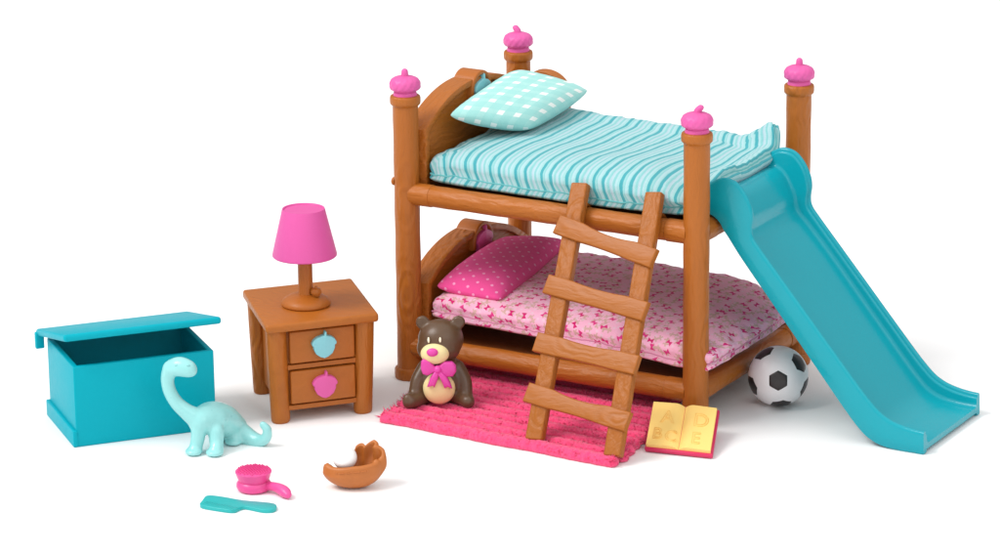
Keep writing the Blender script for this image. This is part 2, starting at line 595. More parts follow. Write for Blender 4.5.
# headboards: a thick arched board with a rounded niche holding an acorn
def headboard(z0, emblem_mat):
    ybot0, ybot1 = 0.075, W - 0.075
    yc = W / 2
    arch = []
    n = 40
    for k in range(n + 1):
        t = -1 + 2 * k / n
        y = yc + t * (yc - 0.075)
        z = z0 + 0.44 + 0.225 * (1 - abs(t) ** 2.3)
        arch.append((y, z))
    out = [(ybot1, z0 + 0.02), (ybot0, z0 + 0.02)] + arch
    x0, x1 = -0.045, 0.115
    # raised band along the arch plus a recessed panel
    bm = prism_bm([(y, z) for y, z in out], x0, x1 - 0.035, bev=0.006)
    inner = []
    for k in range(n, -1, -1):
        t = -1 + 2 * k / n
        inner.append((yc + t * (yc - 0.125), z0 + 0.415 + 0.205 * (1 - abs(t) ** 2.3)))
    band = [(ybot0, z0 + 0.02)] + arch + [(ybot1, z0 + 0.02), (yc + (yc - 0.125), z0 + 0.02)] + inner + [(yc - (yc - 0.125), z0 + 0.02)]
    merge(bm, prism_bm(band, x1 - 0.04, x1, bev=0.008))
    M = Matrix(((0, 0, 1, 0), (1, 0, 0, 0), (0, 1, 0, 0), (0, 0, 0, 1)))
    bmesh.ops.transform(bm, matrix=M, verts=bm.verts)
    hb = obj('headboard', bm, W_Y, bed)
    # niche: rounded hood
    zc = z0 + 0.575
    ro, ri = 0.138, 0.104
    yn = yc + 0.045
    def U(r, drop):
        pts = [(yn + r * math.cos(a), zc + r * math.sin(a) * 0.98) for a in np.linspace(0, PI, 25)]
        return [(yn + r, zc - drop)] + pts + [(yn - r, zc - drop)]
    oo, ii = U(ro, 0.05), U(ri, 0.05)
    hood = bmesh.new()
    merge(hood, prism_bm(oo + list(reversed(ii)), -0.04, 0.128, bev=0.012, seg=3))
    bmesh.ops.transform(hood, matrix=M, verts=hood.verts)
    merge(hood, prism_bm(U(ri + 0.01, 0.05), -0.04, 0.102, M=M.copy()))
    obj('niche', hood, W_DRAWER, hb)
    obj('acorn_emblem', acorn_bm(0.225, 0.038, M @ Matrix.Translation((yn + 0.01, zc - 0.015, 0.100))), emblem_mat, hb)

headboard(Z_UP, CYAN)
headboard(Z_LO, PINK)
# low arched guard on the back rail, beside the rear head post
gp = [(0.05, Z_UP + 0.02), (0.05, 1.84)] + [(0.21 + 0.19 * math.cos(a), 1.75 + 0.155 * math.sin(a)) for a in np.linspace(PI * 0.62, 0, 20)] + [(0.40, Z_UP + 0.02)]
obj('guard_panel', prism_bm(gp, -0.03, 0.05, bev=0.012, seg=3, M=Matrix.Translation((0, W + 0.03, 0)) @ Matrix.Rotation(PI / 2, 4, 'X')), W_X, bed)

# ------------------------------------------------------------------ soft goods
def coons(front, right, back, left, nu, nv):
    def ev(pts, t):
        P = np.array(catmull(pts, 24))
        d = np.r_[0, np.cumsum(np.linalg.norm(np.diff(P, axis=0), axis=1))]
        d /= d[-1]
        return np.stack([np.interp(t, d, P[:, i]) for i in range(3)], -1)
    u = np.linspace(0, 1, nu)
    v = np.linspace(0, 1, nv)
    su = 0.35 * u + 0.65 * (1 - np.cos(PI * u)) / 2
    sv = 0.35 * v + 0.65 * (1 - np.cos(PI * v)) / 2
    F, B, Lf, Rt = ev(front, su), ev(back, su), ev(left, sv), ev(right, sv)
    U = su[:, None, None]
    Vv = sv[None, :, None]
    P = (1 - Vv) * F[:, None] + Vv * B[:, None] + (1 - U) * Lf[None] + U * Rt[None] \
        - ((1 - U) * (1 - Vv) * F[0] + U * (1 - Vv) * F[-1] + (1 - U) * Vv * B[0] + U * Vv * B[-1])
    return P, su, sv

def arc_uv(P):
    du = np.linalg.norm(np.diff(P, axis=0), axis=2)
    dv = np.linalg.norm(np.diff(P, axis=1), axis=2)
    U = np.concatenate([np.zeros((1, P.shape[1])), np.cumsum(du, 0)], 0)
    Vv = np.concatenate([np.zeros((P.shape[0], 1)), np.cumsum(dv, 1)], 1)
    return U, Vv

def quilt(name, edges, top, bottom, power, expo, mat, parent, wr=0.02, square=None, bulge=0.0, blunt=0.0, taper=0.0, seed=0, nu=150, nv=110, pucker=0.012):
    """a stuffed cloth case: two puffed sheets meeting at a seam that follows four edge curves"""
    P, su, sv = coons(*edges, nu, nv)
    a = np.abs(2 * su - 1)[:, None]
    b = np.abs(2 * sv - 1)[None, :]
    if square:
        rr = (a ** square + b ** square) ** (1 / square)
        gfun = (1 - rr ** power).clip(0) ** expo
    else:
        gfun = ((1 - a ** power) * (1 - b ** power)).clip(0) ** expo
    if taper:
        q = ((su - 0.74) / 0.26).clip(0, 1)
        gtop = gfun * (1 - taper * (q * q * (3 - 2 * q)))[:, None]
    else:
        gtop = gfun
    # normals of the seam surface
    dU = np.gradient(P, axis=0)
    dV = np.gradient(P, axis=1)
    N = np.cross(dU, dV)
    N /= np.linalg.norm(N, axis=2, keepdims=True) + 1e-9
    N[N[:, :, 2] < 0] *= -1
    wrk = np.zeros((nu, nv))
    edge = np.zeros((nu, nv))
    for i in range(nu):
        for j in range(nv):
            x, y = P[i, j, 0], P[i, j, 1]
            wrk[i, j] = nz(x * 2.1 + seed, y * 1.7, 3.1 + seed) + 0.55 * nz(x * 5.0, y * 4.0 + seed, 7.7) + 0.25 * nz(x * 11 + seed, y * 9, 1.3)
            edge[i, j] = nz(x * 8.0 + seed * 2, y * 8.0, 5.5) + 0.6 * nz(x * 19, y * 19, seed)
    rim = np.exp(-((1 - np.maximum(a, b)) / 0.07))          # 1 at the seam
    P = P + N * (edge * pucker * rim)[:, :, None]
    if blunt:
        mid = P.reshape(-1, 3).mean(0)
        P = P + (mid - P) * (blunt * a ** 9 * b ** 9)[:, :, None]
    if bulge:
        tu = dU / (np.linalg.norm(dU, axis=2, keepdims=True) + 1e-9)
        tv = dV / (np.linalg.norm(dV, axis=2, keepdims=True) + 1e-9)
        side = bulge * (4 * gfun * (1 - gfun)) ** 0.7 * (1 + 0.8 * edge)
        ou = np.sign(2 * su - 1)[:, None] * (a >= b - 0.02)
        ov = np.sign(2 * sv - 1)[None, :] * (b >= a - 0.02)
        P0 = P
        P = P + tu * (side * ou)[:, :, None] + tv * (side * ov)[:, :, None]
    T = P + N * (top * gtop + wr * wrk * gfun + pucker * edge * 0.5 * gfun * rim)[:, :, None]
    Bt = P - N * (bottom * gfun + 0.5 * wr * wrk * gfun)[:, :, None]
    meshes = []
    U, Vt = arc_uv(T)
    _, Vb = arc_uv(Bt)
    cx = U.mean(axis=1, keepdims=True) * 0.75 + U * 0.25
    UVt = np.stack([cx, Vt], -1)
    UVb = np.stack([cx, -Vb], -1)
    mt = grid_mesh(name, T, UVt)
    mb = grid_mesh(name + '_under', Bt[::-1], UVb[::-1])
    bm = bmesh.new()
    bm.from_mesh(mt)
    bm.from_mesh(mb)
    bmesh.ops.remove_doubles(bm, verts=bm.verts, dist=1e-5)
    bpy.data.meshes.remove(mb)
    bm.to_mesh(mt)
    bm.free()
    o = link_mesh(name, mt, mat, parent, angle=180)
    P = P0 if bulge else P
    seam_pts = [P[i, 0] for i in range(nu)] + [P[-1, j] for j in range(1, nv)] + [P[i, -1] for i in range(nu - 2, -1, -1)] + [P[0, j] for j in range(nv - 2, -1, -1)]
    return o, seam_pts

# upper mattress
up_edges = ([(0.15, 0.07, 1.455), (0.6, 0.055, 1.452), (1.2, 0.05, 1.448), (1.8, 0.055, 1.45), (2.12, 0.08, 1.475), (2.21, 0.16, 1.535)],
            [(2.21, 0.16, 1.535), (2.235, 0.40, 1.615), (2.25, 0.7, 1.610), (2.25, 0.95, 1.622), (2.262, 1.14, 1.660), (2.20, 1.27, 1.785)],
            [(0.15, 1.46, 1.53), (0.7, 1.46, 1.535), (1.3, 1.44, 1.535), (1.70, 1.40, 1.560), (2.00, 1.32, 1.630), (2.20, 1.27, 1.785)],
            [(0.15, 0.07, 1.455), (0.14, 0.4, 1.45), (0.14, 1.1, 1.49), (0.15, 1.46, 1.53)])
STRIPE = stripe_mat()
up_edges = tuple([(x, y, z + (0.022 if x < 2.05 else 0.012)) for x, y, z in e] for e in up_edges)
up_edges = tuple([(x, y, z if (x, y) != (2.20, 1.27) else 1.80) for x, y, z in e] for e in up_edges)
mtu, seam = quilt('mattress', up_edges, 0.182, 0.085, 9.0, 0.36, STRIPE, None, wr=0.011, square=40, bulge=0.028, taper=0.55, seed=2.0, pucker=0.012)
tag(mtu, 'aqua striped mattress on the upper bunk', 'mattress')
SEAMC = plastic('aqua_seam_thread', (110, 196, 198), rough=0.8)
obj('seam', tube_bm(seam[:-1], 0.0065, 6, cap_round=False), SEAMC, mtu, angle=60)

lo_edges = ([(0.15, 0.06, 0.495), (0.6, 0.05, 0.480), (1.2, 0.045, 0.465), (1.8, 0.03, 0.450), (2.12, 0.01, 0.435), (2.34, -0.005, 0.438)],
            [(2.34, -0.005, 0.438), (2.36, 0.35, 0.450), (2.375, 0.8, 0.465), (2.36, 1.22, 0.480)],
            [(0.15, 1.44, 0.53), (0.7, 1.44, 0.53), (1.3, 1.43, 0.54), (1.9, 1.38, 0.53), (2.36, 1.22, 0.480)],
            [(0.15, 0.06, 0.495), (0.14, 0.4, 0.495), (0.14, 1.1, 0.51), (0.15, 1.44, 0.53)])
mtl, seam = quilt('mattress', lo_edges, 0.140, 0.075, 8.0, 0.38, floral_mat(), None, wr=0.016, square=40, bulge=0.03, seed=9.0, pucker=0.014)
tag(mtl, 'pink flower print mattress on the lower bunk', 'mattress')
obj('seam', tube_bm(seam[:-1], 0.006, 6, cap_round=False), plastic('pink_seam_thread', (232, 150, 184), rough=0.8), mtl, angle=60)

def pillow(label, c4, top, bottom, mat, seed, pinch=0.03, **kw):
    """c4: corners in order front-left, front-right, back-right, back-left of the picture"""
    A, B, Cc, D = [V3(p) for p in c4]
    mid = (A + B + Cc + D) / 4
    def edge(p, q):
        m = (p + q) / 2
        m = m + (mid - m).normalized() * pinch
        return [tuple(p), tuple(p.lerp(q, 0.25) + (mid - m).normalized() * pinch * 0.75), tuple(m), tuple(p.lerp(q, 0.75) + (mid - m).normalized() * pinch * 0.75), tuple(q)]
    o, seam = quilt('pillow', (edge(A, B), edge(B, Cc), edge(D, Cc), edge(A, D)), top, bottom, 3.2, 0.55, mat, None, wr=kw.get('wr', 0.014), seed=seed, nu=90, nv=110, pucker=0.008, blunt=0.04)
    tag(o, label, 'pillow')
    return o, seam

pu, seam = pillow('mint pillow with white check squares leaning on the top bunk headboard',
       ((0.20, 0.23, 1.860), (0.60, 0.68, 1.715), (0.645, 1.46, 1.825), (0.16, 1.24, 1.965)), 0.105, 0.125, check_mat(), 4.0, -0.012)
pl, seam = pillow('hot pink pillow with pale dots on the bottom bunk',
       ((0.15, 0.10, 0.655), (0.66, 0.14, 0.620), (0.48, 1.44, 0.690), (0.15, 1.02, 0.775)), 0.11, 0.10, dots_mat(), 6.0, -0.008)

# ------------------------------------------------------------------ ladder
lad = thing('ladder', 'brown four rung ladder leaning against the front of the bunk bed', 'ladder', (1.8, -0.93, 0.06))
ladder_parts = []
LB, LT = V3((1.530, -0.935, 0.058)), V3((1.374, 0.0, 1.571))
RB, RT = V3((2.140, -0.975, 0.058)), V3((1.936, 0.0, 1.578))
across = ((RB - LB).normalized() + (RT - LT).normalized()).normalized()
along = (LT - LB).normalized()
nrm = along.cross(across)
if nrm.y > 0:
    nrm = -nrm
nrm.normalize()           # points to the viewer side
def local(p):
    return p - V3(lad.location)

def beam(a, b, wdir, half_w, half_t, bev=0.012):
    """a straight bar from a to b"""
    d = (b - a).normalized()
    w = (wdir - d * wdir.dot(d)).normalized()
    t = nrm
    c = []
    for p in (a, b):
        for s, q in ((-1, -1), (1, -1), (1, 1), (-1, 1)):
            c.append(local(p + w * half_w * s + t * half_t * q))
    return hexa_bm(c, bev)

WL = wood('brown_grain_ladder', (178, 102, 31), 2, grain=1.0)
WLR = wood('brown_grain_rung', (178, 102, 31), 0, grain=0.45)
for a, b in ((LB, LT), (RB, RT)):
    obj('ladder_rail', beam(a, b, across, 0.061, 0.034), WL, lad)
FR_L = (0.815, 0.585, 0.362, 0.165)
FR_R = (0.755, 0.550, 0.345, 0.135)
for k, (fl, fr) in enumerate(zip(FR_L, FR_R)):
    a = LB.lerp(LT, fl) + nrm * 0.040
    b = RB.lerp(RT, fr) + nrm * 0.040
    d = (b - a).normalized()
    upv = nrm.cross(d)
    if upv.z < 0:
        upv = -upv
    ln = (b - a).length
    bow = 0.022 if k in (0, 3) else 0.012
    topo, boto = [], []
    n = 24
    for i in range(n + 1):
        s = -0.105 + (ln + 0.20) * i / n
        x = (s - ln / 2) / (ln / 2)
        mid = max(0.0, 1 - (x / 0.72) ** 2)
        topo.append((s, 0.066 - bow * mid))
        boto.append((s, -0.066 + bow * 0.35 * mid))
    outl = boto + list(reversed(topo))
    R3 = Matrix(((d.x, upv.x, nrm.x, 0), (d.y, upv.y, nrm.y, 0), (d.z, upv.z, nrm.z, 0), (0, 0, 0, 1)))
    M = Matrix.Translation(local(a)) @ R3
    bm = prism_bm(outl, -0.022, 0.022, bev=0.010, seg=3)
    obj('rung', bm, WLR, lad, M=M)
# hooks over the bed rail at the back of each upright
for a, b in ((LB, LT), (RB, RT)):
    f = (Z_UP - a.z) / (b.z - a.z)
    p = a.lerp(b, f)
    pts = [(p.x, p.y + 0.02, Z_UP + 0.06)] + [(p.x, 0 + 0.092 * math.cos(t), Z_UP + 0.092 * math.sin(t)) for t in np.linspace(PI * 0.95, PI * 0.1, 12)]
    obj('hook', tube_bm([local(V3(q)) for q in pts], 0.014, 10), WL, lad)

# ------------------------------------------------------------------ slide
slide = thing('slide', 'glossy turquoise slide hooked over the foot rail of the upper bunk', 'slide', (3.0, 0.62, 0.0))
TT = [(2.12, 1.545), (2.20, 1.610), (2.28, 1.664), (2.36, 1.697), (2.45, 1.680), (2.52, 1.612), (2.565, 1.525), (2.578, 1.45), (2.570, 1.375), (2.580, 1.315),
      (2.630, 1.248), (2.80, 1.052), (3.00, 0.822), (3.20, 0.591), (3.37, 0.396), (3.455, 0.305), (3.53, 0.238), (3.61, 0.196), (3.70, 0.172), (3.78, 0.161), (3.845, 0.157)]
BB = [(2.12, 1.435), (2.18, 1.437), (2.25, 1.437), (2.30, 1.420), (2.338, 1.385), (2.362, 1.345), (2.385, 1.315), (2.405, 1.290), (2.425, 1.262), (2.450, 1.228),
      (2.510, 1.150), (2.685, 0.938), (2.885, 0.695), (3.085, 0.453), (3.245, 0.258), (3.355, 0.132), (3.440, 0.058), (3.540, 0.016), (3.660, 0.003), (3.765, 0.003), (3.850, 0.006)]
FF = [0.50, 0.46, 0.46, 0.50, 0.56, 0.60, 0.63, 0.66, 0.68, 0.66, 0.58, 0.52, 0.52, 0.52, 0.52, 0.52, 0.54, 0.56, 0.58, 0.60, 0.60]
st = catmull([(t[0], t[1], b[0], b[1], f) for t, b, f in zip(TT, BB, FF)], 5)
Y0, Y1 = 0.15, 1.105
rows = []
for s in st:
    T = np.array([s[0], s[1]])
    B = np.array([s[2], s[3]])
    D = B - T
    ln = np.linalg.norm(D)
    fd = s[4] * ln                  # depth of the running surface below the lip
    th = min(0.035, (ln - fd) * 0.7)
    w = 0.065                       # lip width
    prof = []
    # outer bottom -> up the outer wall -> lip -> down the inner wall -> floor (near half)
    half = [(0.0, ln - 0.012), (0.0, 0.5 * ln), (0.0, 0.022), (0.004, 0.008), (0.013, 0.0), (0.024, 0.0), (0.032, 0.004), (0.036, 0.012), (0.038, 0.022), (0.046, 0.026), (0.050, 0.031), (0.052, 0.04),
            (0.054, fd - 0.030), (0.060, fd - 0.012), (0.073, fd - 0.002), (0.09, fd)]
    W2 = (Y1 - Y0) / 2
    left = [(Y0 + y, d) for y, d in half]
    right = [(Y1 - y, d) for y, d in reversed(half)]
    inner_r = [(Y1 - 0.008, ln), (Y1 - 0.040, ln), (Y1 - 0.048, ln - 0.008), (Y1 - 0.05, fd + th + 0.004)]
    inner_l = [(Y0 + 0.05, fd + th + 0.004), (Y0 + 0.048, ln - 0.008), (Y0 + 0.040, ln), (Y0 + 0.008, ln)]
    prof = left + [(Y0 + W2, fd + 0.002)] + right + inner_r + inner_l
    rows.append([(T[0] + D[0] / ln * d - 3.0, y - 0.62, T[1] + D[1] / ln * d) for y, d in prof])
bm = bmesh.new()
rings = [[bm.verts.new(p) for p in r] for r in rows]
m_ = len(rings[0])
for a, b in zip(rings[:-1], rings[1:]):
    for k in range(m_):
        bm.faces.new((a[k], a[(k + 1) % m_], b[(k + 1) % m_], b[k]))
for r in (rings[0], rings[-1]):
    fs = bmesh.ops.triangle_fill(bm, use_beauty=True, edges=[bm.edges.get((r[k], r[(k + 1) % m_])) for k in range(m_)])
obj('slide_chute', bm, SLIDE, slide, angle=50)
# small feet under the run-out and the clip that sits on the rail
for y in (Y0 + 0.025, Y1 - 0.025):
    obj('foot', box_bm((3.78 - 3.0, y - 0.02 - 0.62, 0.0), (3.84 - 3.0, y + 0.02 - 0.62, 0.05), 0.008), SLIDE, slide)

# ------------------------------------------------------------------ rug
def rug():
    ny = 11
    verts, faces = [], []
    segs, ring = 420, 12
    for r in range(ny + 1):
        t = r / ny
        yb = -0.905 + t * 1.30
        x0 = 0.335 - 0.12 * t + random.uniform(-0.03, 0.03)
        x1 = 2.205 - 0.26 * t + random.uniform(-0.03, 0.03)
        base = len(verts)
        ph = random.uniform(0, 50)
        for i in range(segs + 1):
            u = i / segs
            x = x0 + (x1 - x0) * u
            y = yb - 0.085 * u * (1 - t * 0.6) + 0.012 * nz(x * 3 + ph, r * 3.3)
            endtaper = math.sqrt(min(1, min(u, 1 - u) * 70 + 0.004))
            for k in range(ring):
                a = 2 * PI * k / ring
                py = 0.0545 * math.cos(a) * endtaper
                pz = 0.020 + 0.052 * math.sin(a) * endtaper
                q = V3((x, y + py, pz))
                d = 0.005 * nz(q.x * 18 + ph, q.y * 22, q.z * 22) + 0.004 * nz(q.x * 60, q.y * 60 + ph, q.z * 60)
                lump = 0.0015 * math.sin(x * 52 + ph + 2 * nz(x * 8, ph))
                rr = 1 + (d + lump) / 0.048
                verts.append((x + 0.5 * d, y + py * rr, max(0.004, 0.020 + (pz - 0.020) * rr)))
        for i in range(segs):
            for k in range(ring):
                k2 = (k + 1) % ring
                faces.append((base + i * ring + k, base + i * ring + k2, base + (i + 1) * ring + k2, base + (i + 1) * ring + k))
        faces.append(tuple(base + k for k in range(ring)))
        faces.append(tuple(base + segs * ring + k for k in reversed(range(ring))))
        # loose yarn tufts: short bent strands all over the cord
        for _ in range(520):
            u = random.random()
            u = random.choice((random.uniform(0.003, 0.02), random.uniform(0.98, 0.997))) if random.random() < 0.07 else 0.012 + 0.976 * u
            x = x0 + (x1 - x0) * u
            y = yb - 0.085 * u * (1 - t * 0.6)
            a = random.uniform(0.1, PI - 0.1)
            rt_ = math.sqrt(min(1, min(u, 1 - u) * 70))
            p = V3((x, y + 0.056 * rt_ * math.cos(a), 0.024 + 0.044 * rt_ * math.sin(a)))
            d = V3((random.uniform(-1, 1), math.cos(a) + random.uniform(-.6, .6), math.sin(a) * 0.9 + random.uniform(-.3, .4))).normalized()
            if u < 0.012:
                d = (d + V3((-1.2, 0, 0))).normalized()
            if u > 0.988:
                d = (d + V3((1.2, 0, 0))).normalized()
            ln = random.uniform(0.008, 0.020) if 0.02 < u < 0.98 else random.uniform(0.02, 0.045)
            side = d.cross(V3((random.uniform(-1, 1), random.uniform(-1, 1), random.uniform(-1, 1)))).normalized() * 0.005
            s2 = d.cross(side).normalized() * 0.005
            p2 = p + d * ln
            p2.z = max(0.004, p2.z)
            b0 = len(verts)
            verts.extend([tuple(p + side), tuple(p - side * 0.5 + s2), tuple(p - side * 0.5 - s2), tuple(p2)])
            faces.extend([(b0, b0 + 1, b0 + 3), (b0 + 1, b0 + 2, b0 + 3), (b0 + 2, b0, b0 + 3)])
    # woven backing under the cords
    b0 = len(verts)
    verts.extend([(0.36, -0.87, 0.012), (2.16, -0.955, 0.012), (1.95, 0.36, 0.012), (0.25, 0.38, 0.012)])
    faces.append((b0, b0 + 1, b0 + 2, b0 + 3))
    me = bpy.data.meshes.new('rug')
    me.from_pydata(verts, [], faces)
    o = link_mesh('rug', me, rug_mat(), None, angle=180)
    tag(o, 'hot pink ribbed chenille rug under the ladder and the bear', 'rug')
rug()

SCR = math.atan2(0.4684, 0.8835)         # turns a local frame to face the way the toys face

# ------------------------------------------------------------------ teddy bear
bear = thing('teddy_bear', 'dark brown sitting toy bear with cream belly and pink bow', 'toy bear', (0.556, -0.54, 0.060), SCR)
S = 1 / 147.0
def bx(px, pz, y=0.0):
    """local position of a point of the bear: right of centre, above the rug, towards the back"""
    return (px * S, y, pz * S / 0.957)
b = bmesh.new()
merge(b, ell_bm(bx(3, 63), (0.156, 0.145, 0.140)))                  # skull
merge(b, ell_bm(bx(1, 56, -0.03), (0.150, 0.132, 0.108)))           # cheeks
for s, ex in ((-1, -15), (1, 21)):
    e = bmesh.new()
    bmesh.ops.create_uvsphere(e, u_segments=20, v_segments=14, radius=1.0)
    for v in e.verts:
        v.co = V3((v.co.x * 0.048, v.co.y * 0.036, v.co.z * 0.048))
    for v in e.verts:                                               # a dished ear
        if v.co.y < 0:
            rr = math.hypot(v.co.x, v.co.z) / 0.048
            v.co.y += 0.028 * max(0, 1 - rr * 1.25)
    merge(b, e, Matrix.Translation(bx(ex, 80.0, 0.0)))
merge(b, ell_bm(bx(3, 21), (0.158, 0.145, 0.150)))                  # belly
merge(b, ell_bm(bx(3, 35), (0.120, 0.122, 0.12)))                   # chest
chain(b, [bx(-13, 35, -0.01), bx(-20, 24, -0.06), bx(-23, 12, -0.10)], [0.056, 0.052, 0.046], 6)    # arms
chain(b, [bx(19, 35, -0.01), bx(26, 23, -0.05), bx(28, 11, -0.09)], [0.056, 0.054, 0.048], 6)
chain(b, [bx(-12, 9, 0.0), bx(-22, 8, -0.10), bx(-27, 8, -0.16)], [0.072, 0.062, 0.052], 6)         # legs
chain(b, [bx(17, 9, 0.0), bx(26, 8, -0.09), bx(30, 7, -0.14)], [0.072, 0.060, 0.050], 6)
merge(b, ell_bm(bx(-29, 9, -0.175), (0.042, 0.034, 0.056)))
merge(b, ell_bm(bx(31, 7, -0.155), (0.040, 0.034, 0.046)))
fuse('body', b, 0.011, 8, BEAR, bear)
mz = obj('muzzle', ell_bm(bx(-2, 54.5, -0.135), (0.097, 0.056, 0.073)), CREAM, bear, angle=180)
obj('nose', ell_bm(bx(-4, 58.0, -0.186), (0.039, 0.024, 0.029)), BOW, mz, angle=180)
for ex in (-8.0, 3.5):
    obj('eye', ell_bm(bx(ex, 68.0, -0.134), (0.0085, 0.012, 0.020)), EYEC, bear, angle=180)
obj('belly_patch', ell_bm(bx(1.5, 19, -0.112), (0.110, 0.058, 0.112)), CREAM, bear, angle=180)
bw = bmesh.new()
def ribbon(bm_, pts, w, th, M0=None):
    merge(bm_, prism_bm(pts, -th / 2, th / 2, bev=th * 0.35, seg=2), Matrix(((1, 0, 0, 0), (0, 0, -1, 0), (0, 1, 0, 0), (0, 0, 0, 1))))
def bp(pts, y):
    t = bmesh.new()
    ribbon(t, [(x * S, z * S / 0.957) for x, z in pts], 0, 0.035)
    bmesh.ops.transform(t, matrix=Matrix.Translation((0, y, 0)), verts=t.verts)
    return t
merge(bw, bp([(-2, 39), (-8, 45), (-14, 47.5), (-16.5, 44), (-17, 37), (-15, 31), (-10, 29.5), (-5, 32), (-1, 34)], -0.165))
merge(bw, bp([(1, 39), (8, 44), (16, 44), (20, 40), (20.5, 34), (17, 28.5), (10, 28), (4, 31), (1, 34)], -0.165))
merge(bw, bp([(-2, 35), (-7, 27), (-10.5, 17.5), (-4, 19), (-3, 16.5), (1, 26), (2.5, 33)], -0.178))
merge(bw, bp([(0, 33), (4, 26), (8, 16), (11, 18), (16, 15.5), (14, 22), (10, 29), (4, 35)], -0.178))
merge(bw, ell_bm(bx(1, 36.0, -0.172), (0.030, 0.030, 0.032)))
for v in bw.verts:
    v.co.x *= 0.94
    v.co.z = 36 * S / 0.957 + (v.co.z - 36 * S / 0.957) * 0.92 + 4.5 * S
obj('bow', bw, BOW, bear, angle=60)

# ------------------------------------------------------------------ football
ball = thing('football', 'white toy football with black patches beside the turquoise slide', 'ball', (2.545, 0.655, 0.0))
RB_ = 0.207
fw = V3((-0.4484, 0.8440, -0.2904))
rt = V3((0.8835, 0.4684, 0))
upc = rt.cross(fw)
def dirv(px, py):
    """a point of the ball face as drawn (-1..1), turned into a direction"""
    r2 = px * px + py * py
    z = math.sqrt(max(0.0, 1 - r2))
    return (rt * px + upc * py - fw * z).normalized()
bmw = bmesh.new()
bmesh.ops.create_icosphere(bmw, subdivisions=5, radius=RB_)
patches = [dirv(-0.04, -0.15), dirv(-0.50, 0.80), dirv(0.70, 0.46), dirv(0.90, -0.38), dirv(0.08, -0.96), dirv(-0.90, -0.33)]
patches += [(-d) for d in patches]
bmk = bmesh.new()
for i, d in enumerate(patches):
    u = upc - d * upc.dot(d)
    if u.length < 0.2:
        u = rt - d * rt.dot(d)
    u.normalize()
    w = d.cross(u)
    a0 = (0.0, 0.42, 0.2, 0.0, 0.1, 0.3)[i % 6]
    size = (0.36, 0.40, 0.38, 0.38, 0.40, 0.38)[i % 6]
    n = 8
    sides = 6
    rim = []
    for k in range(sides):
        A = (math.cos(a0 + k * 2 * PI / sides), math.sin(a0 + k * 2 * PI / sides))
        B = (math.cos(a0 + (k + 1) * 2 * PI / sides), math.sin(a0 + (k + 1) * 2 * PI / sides))
        for j in range(n):
            rim.append((A[0] + (B[0] - A[0]) * j / n, A[1] + (B[1] - A[1]) * j / n))
    rings = []
    for r in (1.0, 0.985, 0.75, 0.5, 0.25):
        lift = 0.998 if r == 1.0 else 1.004
        rings.append([bmk.verts.new((d + (u * x + w * y) * size * r).normalized() * RB_ * lift) for x, y in rim])
    cen = bmk.verts.new(d * RB_ * 1.004)
    for a, b2 in zip(rings[:-1], rings[1:]):
        for k in range(len(rim)):
            k2 = (k + 1) % len(rim)
            bmk.faces.new((a[k], a[k2], b2[k2], b2[k]))
    for k in range(len(rim)):
        bmk.faces.new((rings[-1][k], rings[-1][(k + 1) % len(rim)], cen))
for f in bmk.faces:
    f.material_index = 1
merge(bmw, bmk)
bl = obj('shell', bmw, [BALLW, BALLK], ball, angle=60)
bl.location = (0, 0, RB_)

# ------------------------------------------------------------------ open book
book = thing('open_book', 'open cream book with a pink cover propped against the front foot post', 'book', (2.40, -0.58, 0.0))
OB = V3((2.205, -0.645, 0.006))
BU = V3((2.652, -0.567, 0.006)) - OB
BV = V3((2.040, -0.215, 0.160)) - OB
bn = BU.cross(BV).normalized()
if bn.z < 0:
    bn = -bn
ul, vl = BU.length, BV.length
loc0 = V3(book.location)
def bk(u, v, h):
    return OB + BU * u + BV * v + bn * h - loc0
def slab(u0, u1, v0, v1, h0, h1, bev):
    c = [bk(u0, v0, h0), bk(u1, v0, h0), bk(u1, v1, h0), bk(u0, v1, h0), bk(u0, v0, h1), bk(u1, v0, h1), bk(u1, v1, h1), bk(u0, v1, h1)]
    return hexa_bm(c, bev)
obj('cover', slab(-0.012, 1.02, -0.02, 1.01, 0.0, 0.030, 0.009), COVER, book)
def page_block(u0, u1):
    n, mrow = 18, 10
    top = []
    for i in range(n + 1):
        u = u0 + (u1 - u0) * i / n
        du = abs(u - 0.5) / 0.48
        h = 0.030 + 0.030 * (1 - (1 - min(du * 3.2, 1)) ** 2) - 0.008 * du
        top.append([(u, 0.02 + 0.96 * j / mrow, h) for j in range(mrow + 1)])
    bm = bmesh.new()
    g1 = [[bm.verts.new(bk(*p)) for p in r] for r in top]
    g0 = [[bm.verts.new(bk(p[0], p[1], 0.029)) for p in r] for r in top]
    for g, fl in ((g1, 1), (g0, 0)):
        for i in range(n):
            for j in range(mrow):
                bm.faces.new((g[i][j], g[i + 1][j], g[i + 1][j + 1], g[i][j + 1]))
    bd = [(i, 0) for i in range(n)] + [(n, j) for j in range(mrow)] + [(i, mrow) for i in range(n, 0, -1)] + [(0, j) for j in range(mrow, 0, -1)]
    for k in range(len(bd)):
        a, c = bd[k], bd[(k + 1) % len(bd)]
        bm.faces.new((g0[a[0]][a[1]], g0[c[0]][c[1]], g1[c[0]][c[1]], g1[a[0]][a[1]]))
    return bm
